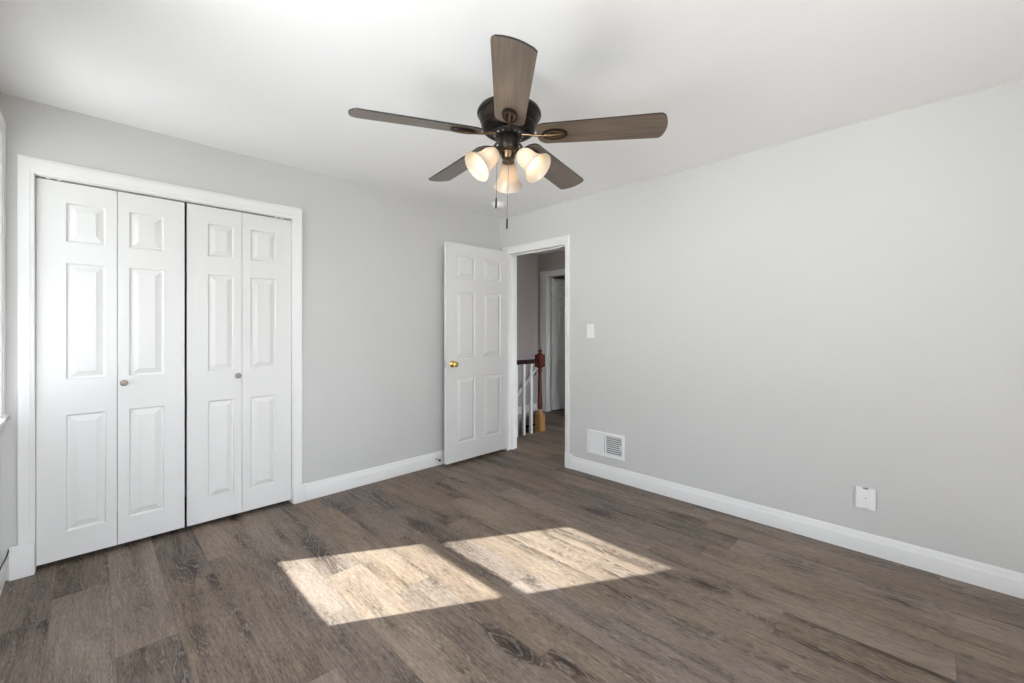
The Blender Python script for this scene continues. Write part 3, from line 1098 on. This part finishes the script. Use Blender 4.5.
# pull chains: beads on a wire and a slim fob
CH = [((-0.030, -0.034), 2.030, 1.735, 1.692), ((-0.066, -0.001), 2.040, 1.822, 1.778)]
for (dx, dy), zt, zb, zf in CH:
    bm = bmesh.new()
    hub = Vector((dx, dy)).normalized() * 0.040
    add_tube(bm, [(hub.x, hub.y, zt + 0.012 - H), (dx, dy, zt + 0.006 - H), (dx, dy, zt - 0.006 - H), (dx, dy, zb - H)], 0.0009, 6)
    z = zt - 0.004
    while z > zb:
        add_lathe(bm, [(0.0, 0.0013), (0.0012, 0.0006), (0.0012, -0.0006), (0.0, -0.0013)], Matrix.Translation((dx, dy, z - H)), 6)
        z -= 0.0052
    ch = obj('pull_chain', bm, M['antique'], fan)
    bm = bmesh.new()
    add_lathe(bm, [(0.0, zb - H + 0.004), (0.0022, zb - H + 0.003), (0.0036, zb - H - 0.004), (0.0040, zf - H + 0.006), (0.0032, zf - H), (0.0, zf - H - 0.001)], Matrix.Translation((dx, dy, 0)), 14)
    tag(obj('pull_fob', bm, M['bronze'], ch), 'dark bronze fob')

# ------------------------------------------------------------------ small fittings
# smoke detector
sd = empty('smoke_detector', (2.708, 2.890, H))
tag(sd, 'round white smoke detector on the ceiling near the corner', 'smoke detector')
bm = bmesh.new()
add_lathe(bm, [(0.0, 0.0), (0.066, 0.0), (0.066, -0.008), (0.062, -0.011), (0.0, -0.011)], None, 40)
obj('base_plate', bm, M['plastic'], sd)
bm = bmesh.new()
add_lathe(bm, [(0.0, -0.011), (0.057, -0.011), (0.057, -0.018), (0.053, -0.020), (0.053, -0.023), (0.056, -0.025), (0.055, -0.032), (0.047, -0.040), (0.030, -0.044), (0.0, -0.045)], None, 40)
cv = obj('cover', bm, M['plastic'], sd)
bm = bmesh.new()
add_lathe(bm, [(0.0, -0.0445), (0.011, -0.0445), (0.011, -0.048), (0.0, -0.0485)], None, 20)
obj('test_button', bm, M['plastic_grey'], cv)

# light switch on the right wall
sw = empty('light_switch', (XR, 2.140, 1.250))
tag(sw, 'white toggle light switch beside the doorway', 'light switch')
bm = bmesh.new()
add_box(bm, (-0.006, -0.036, -0.060), (0.0, 0.036, 0.060), 0.0028, 3)
pl = obj('wall_plate', bm, M['plastic'], sw)
bm = bmesh.new()
add_box(bm, (-0.0075, -0.0055, -0.0125), (-0.0055, 0.0055, 0.0125), 0.0005)
tag(obj('slot', bm, M['plastic_grey'], sw), 'grey slot around the toggle')
bm = bmesh.new()
add_prism(bm, [(-0.0072, -0.004), (-0.019, 0.004), (-0.019, 0.010), (-0.0072, 0.008)], -0.004, 0.004, Matrix(((1, 0, 0, 0), (0, 0, 1, 0), (0, 1, 0, 0), (0, 0, 0, 1))))
obj('toggle', bm, M['plastic'], sw)
for z in (-0.030, 0.030):
    bm = bmesh.new()
    add_lathe(bm, [(0.0, 0.0075), (0.003, 0.0072), (0.0034, 0.0055), (0.0, 0.0055)], Matrix.Translation((0, 0, z)) @ Matrix.Rotation(R(-90), 4, 'Y'), 12)
    obj('screw', bm, M['plastic_grey'], pl)

# wall register: pale closed half towards the door, dark louvred half
vent = empty('wall_vent', (XR, 1.987, 0.286))
tag(vent, 'white metal air vent low on the wall near the doorway', 'vent')
hw, hh = 0.183, 0.101
bm = bmesh.new()
fr = 0.026
add_box(bm, (-0.011, -hw, hh - fr), (0.0, hw, hh), 0.003)
add_box(bm, (-0.011, -hw, -hh), (0.0, hw, -hh + fr), 0.003)
add_box(bm, (-0.011, -hw, -hh + fr), (0.0, -hw + fr, hh - fr), 0.003)
add_box(bm, (-0.011, hw - fr, -hh + fr), (0.0, hw, hh - fr), 0.003)
add_box(bm, (-0.011, -0.006, -hh + fr), (0.0, 0.006, hh - fr), 0.002)
obj('vent_frame', bm, M['vent'], vent)
bm = bmesh.new()
add_box(bm, (-0.0015, -hw + fr, -hh + fr), (-0.0005, hw - fr, hh - fr))
tag(obj('backing', bm, M['duct'], vent, False), 'dark duct behind the louvres')
bm = bmesh.new()
for i in range(12):       # closed upright louvres of the door-side half
    y = 0.012 + i * 0.0118
    add_prism(bm, [(-0.0085, y), (-0.0078, y - 0.001), (-0.0058, y + 0.0118), (-0.0066, y + 0.0125)], -hh + fr, hh - fr)
obj('upright_louvres', bm, M['vent'], vent, False)
bm = bmesh.new()
rot = Matrix(((1, 0, 0, 0), (0, 0, 1, 0), (0, 1, 0, 0), (0, 0, 0, 1)))
for i in range(9):        # open level louvres
    z = -hh + fr + 0.006 + i * 0.0168
    add_prism(bm, [(-0.0095, z + 0.0045), (-0.0085, z + 0.0055), (-0.0025, z - 0.003), (-0.0035, z - 0.004)], -hw + fr, -0.006, rot)
obj('level_louvres', bm, M['vent'], vent, False)
bm = bmesh.new()
add_box(bm, (-0.020, -hw + fr + 0.004, -0.022), (-0.009, -hw + fr + 0.010, 0.016), 0.0015)
add_box(bm, (-0.022, -hw + fr - 0.002, 0.006), (-0.016, -hw + fr + 0.012, 0.013), 0.001)
obj('damper_lever', bm, M['vent'], vent)
for y in (-hw + 0.011, hw - 0.011):
    bm = bmesh.new()
    add_lathe(bm, [(0.0, 0.0125), (0.0035, 0.012), (0.0042, 0.0105), (0.0, 0.0105)], Matrix.Translation((0, y, 0)) @ Matrix.Rotation(R(-90), 4, 'Y'), 12)
    obj('screw', bm, M['plastic_grey'], vent)

# outlet cover standing off the right wall
ou = empty('outlet_cover', (XR, 0.283, 0.313))
tag(ou, 'square white outlet cover low on the right wall', 'outlet')
bm = bmesh.new()
add_box(bm, (-0.016, -0.030, -0.048), (0.0, 0.030, 0.048), 0.002)
obj('back_box', bm, M['plastic'], ou)
bm = bmesh.new()
w2, h2 = 0.043, 0.059
poly = [(-w2, -h2), (-0.013, -h2), (-0.011, -h2 + 0.005), (0.011, -h2 + 0.005), (0.013, -h2), (w2, -h2), (w2, h2), (0.013, h2), (0.012, h2 - 0.010), (-0.012, h2 - 0.010), (-0.013, h2), (-w2, h2)]
add_prism(bm, poly, -0.023, -0.016, Matrix(((0, 0, 1, 0), (1, 0, 0, 0), (0, 1, 0, 0), (0, 0, 0, 1))))
bmesh.ops.recalc_face_normals(bm, faces=bm.faces[:])
bmesh.ops.bevel(bm, geom=[e for e in bm.edges if all(v.co.x < -0.0225 for v in e.verts)], offset=0.002, segments=2, affect='EDGES')
fp = obj('front_plate', bm, M['plastic'], ou)
bm = bmesh.new()
add_lathe(bm, [(0.0, 0.0245), (0.0030, 0.0240), (0.0036, 0.0228), (0.0, 0.0228)], Matrix.Rotation(R(-90), 4, 'Y'), 14)
tag(obj('screw', bm, M['duct'], fp), 'dark centre screw')
bm = bmesh.new()
add_box(bm, (-0.019, -0.011, 0.0485), (-0.0165, 0.011, 0.0580), 0.0005)
tag(obj('latch', bm, M['duct'], ou), 'dark slot in the top edge')

# spring door stop on the back baseboard, peeping out behind the door edge
ds = empty('door_stop', (2.275, YB - 0.0165, 0.062))
tag(ds, 'small dark door stop on the baseboard behind the open door', 'door stop')
bm = bmesh.new()
add_lathe(bm, [(0.0, 0.0), (0.011, 0.0), (0.011, 0.004), (0.006, 0.007), (0.0, 0.007)], Matrix.Rotation(R(90), 4, 'X'), 18)
hel = [(0.0055 * math.cos(i * 0.7), -0.007 - i * 0.0006, 0.0055 * math.sin(i * 0.7)) for i in range(70)]
add_tube(bm, hel, 0.0011, 6)
obj('spring', bm, M['nickel'], ds)
bm = bmesh.new()
add_lathe(bm, [(0.0, 0.048), (0.008, 0.048), (0.009, 0.056), (0.007, 0.064), (0.0, 0.066)], Matrix.Rotation(R(90), 4, 'X'), 18)
obj('rubber_tip', bm, M['rubber'], ds)

# thin dark cord in the left corner on top of the baseboard
bm = bmesh.new()
add_tube(bm, [(-0.303, 3.10, 0.1225), (-0.302, 3.17, 0.123), (-0.299, 3.215, 0.124), (-0.294, 3.24, 0.132), (-0.290, 3.262, 0.146), (-0.289, 3.285, 0.158)], 0.0028, 8)
tag(obj('cord', bm, M['rubber']), 'thin dark cord end on the baseboard in the left corner', 'cord')

# ------------------------------------------------------------------ hall: stair railing, wall handrail, stairs
ra = empty('stair_railing', (3.977, 3.497, 0.0))
tag(ra, 'white balusters under a dark handrail ending at a mahogany newel post', 'railing')


def square_to_round(bm, prof):
    add_lathe(bm, prof, None, 28)


bm = bmesh.new()
add_box(bm, (-0.047, -0.047, 0.800), (0.047, 0.047, 0.955), 0.006, 2)
add_lathe(bm, [(0.0, 0.955), (0.040, 0.955), (0.034, 0.966), (0.020, 0.974), (0.017, 0.986), (0.026, 0.994), (0.029, 1.003), (0.024, 1.012), (0.010, 1.018), (0.0, 1.019)], None, 28)
add_lathe(bm, [(0.0, 0.800), (0.040, 0.800), (0.036, 0.790), (0.026, 0.784), (0.022, 0.772), (0.029, 0.762), (0.029, 0.752), (0.022, 0.744), (0.019, 0.720), (0.022, 0.600), (0.026, 0.450), (0.030, 0.330), (0.031, 0.290), (0.026, 0.275), (0.0, 0.275)], None, 28)
np_ = obj('newel_post', bm, M['mahogany'], ra)
bm = bmesh.new()
add_lathe(bm, [(0.0, 0.276), (0.026, 0.276), (0.030, 0.262), (0.026, 0.250), (0.032, 0.238), (0.040, 0.228), (0.040, 0.215), (0.0, 0.215)], None, 28)
add_box(bm, (-0.047, -0.047, 0.020), (0.047, 0.047, 0.222), 0.008, 2)
add_box(bm, (-0.050, -0.050, 0.0), (0.050, 0.050, 0.020), 0.004, 2)
tag(obj('newel_base', bm, M['oak'], ra), 'golden oak foot of the newel post')
bm = bmesh.new()
x0, x1 = XR + T - 3.977, -0.045
prof = [(-0.026, 0.852), (0.026, 0.852), (0.030, 0.872), (0.026, 0.892), (0.014, 0.902), (-0.014, 0.902), (-0.026, 0.892), (-0.030, 0.872)]
A = [bm.verts.new((x0, y, z)) for y, z in prof]
B = [bm.verts.new((x1, y, z)) for y, z in prof]
bm.faces.new(A); bm.faces.new(B[::-1])
for i in range(len(prof)):
    j = (i + 1) % len(prof)
    bm.faces.new((A[i], A[j], B[j], B[i]))
obj('handrail', bm, M['rail_wood'], ra)
bal = None
for i, x in enumerate((3.812, 3.682, 3.553, 3.424, 3.295)):
    if bal is None:
        bm = bmesh.new()
        add_box(bm, (-0.016, -0.016, 0.0), (0.016, 0.016, 0.852), 0.002)
        bal = obj('baluster', bm, M['trim'], ra)
        o = bal
    else:
        o = bal.copy()
        COL.objects.link(o)
        o.parent = ra
    o.location = (x - 3.977, 0, 0)

wr = empty('wall_handrail', (4.70, HY, 0.53))
tag(wr, 'white sloping handrail on the wall of the stairwell', 'handrail')
bm = bmesh.new()
sl = 0.865
d = Vector((1, 0, sl)).normalized()
p0, p1 = Vector((-0.95, -0.07, -0.95 * sl - 0.01)), Vector((0.20, -0.07, 0.20 * sl - 0.01))
add_tube(bm, [p0, p1], 0.026, 16)
obj('rail', bm, M['trim'], wr)
for x in (-0.70, 0.165):
    bm = bmesh.new()
    z = x * sl - 0.01
    add_lathe(bm, [(0.0, 0.0), (0.024, 0.0), (0.024, 0.004), (0.0, 0.006)], Matrix.Translation((x, 0, z - 0.10)) @ Matrix.Rotation(R(90), 4, 'X'), 18)
    add_tube(bm, [(x, -0.003, z - 0.10), (x, -0.045, z - 0.095), (x, -0.068, z - 0.06), (x, -0.07, z - 0.024)], 0.007, 10)
    tag(obj('rail_bracket', bm, M['bronze'], wr), 'dark metal bracket')

st = empty('staircase', (4.95, 4.0, 0.0))
tag(st, 'dark stairs going down behind the railing', kind='structure')
for k in range(1, 9):
    xa, xb = 4.95 - 0.225 * k, 4.95 - 0.225 * (k - 1)
    if xa < XR + T:
        break
    yd = max(3.555, 3.55 + (xb - 3.98) * 0.926 + 0.005)
    bm = bmesh.new()
    add_box(bm, (xa - 0.02 - 4.95, yd - 4.0, -0.2 * k - 0.03), (xb - 4.95, HY - 4.0 - 0.002, -0.2 * k), 0.004)
    add_box(bm, (xa - 4.95, yd - 4.0, -0.2 * k - 0.2), (xa + 0.02 - 4.95, HY - 4.0 - 0.002, -0.2 * k - 0.03))
    obj('tread', bm, M['tread'], st)
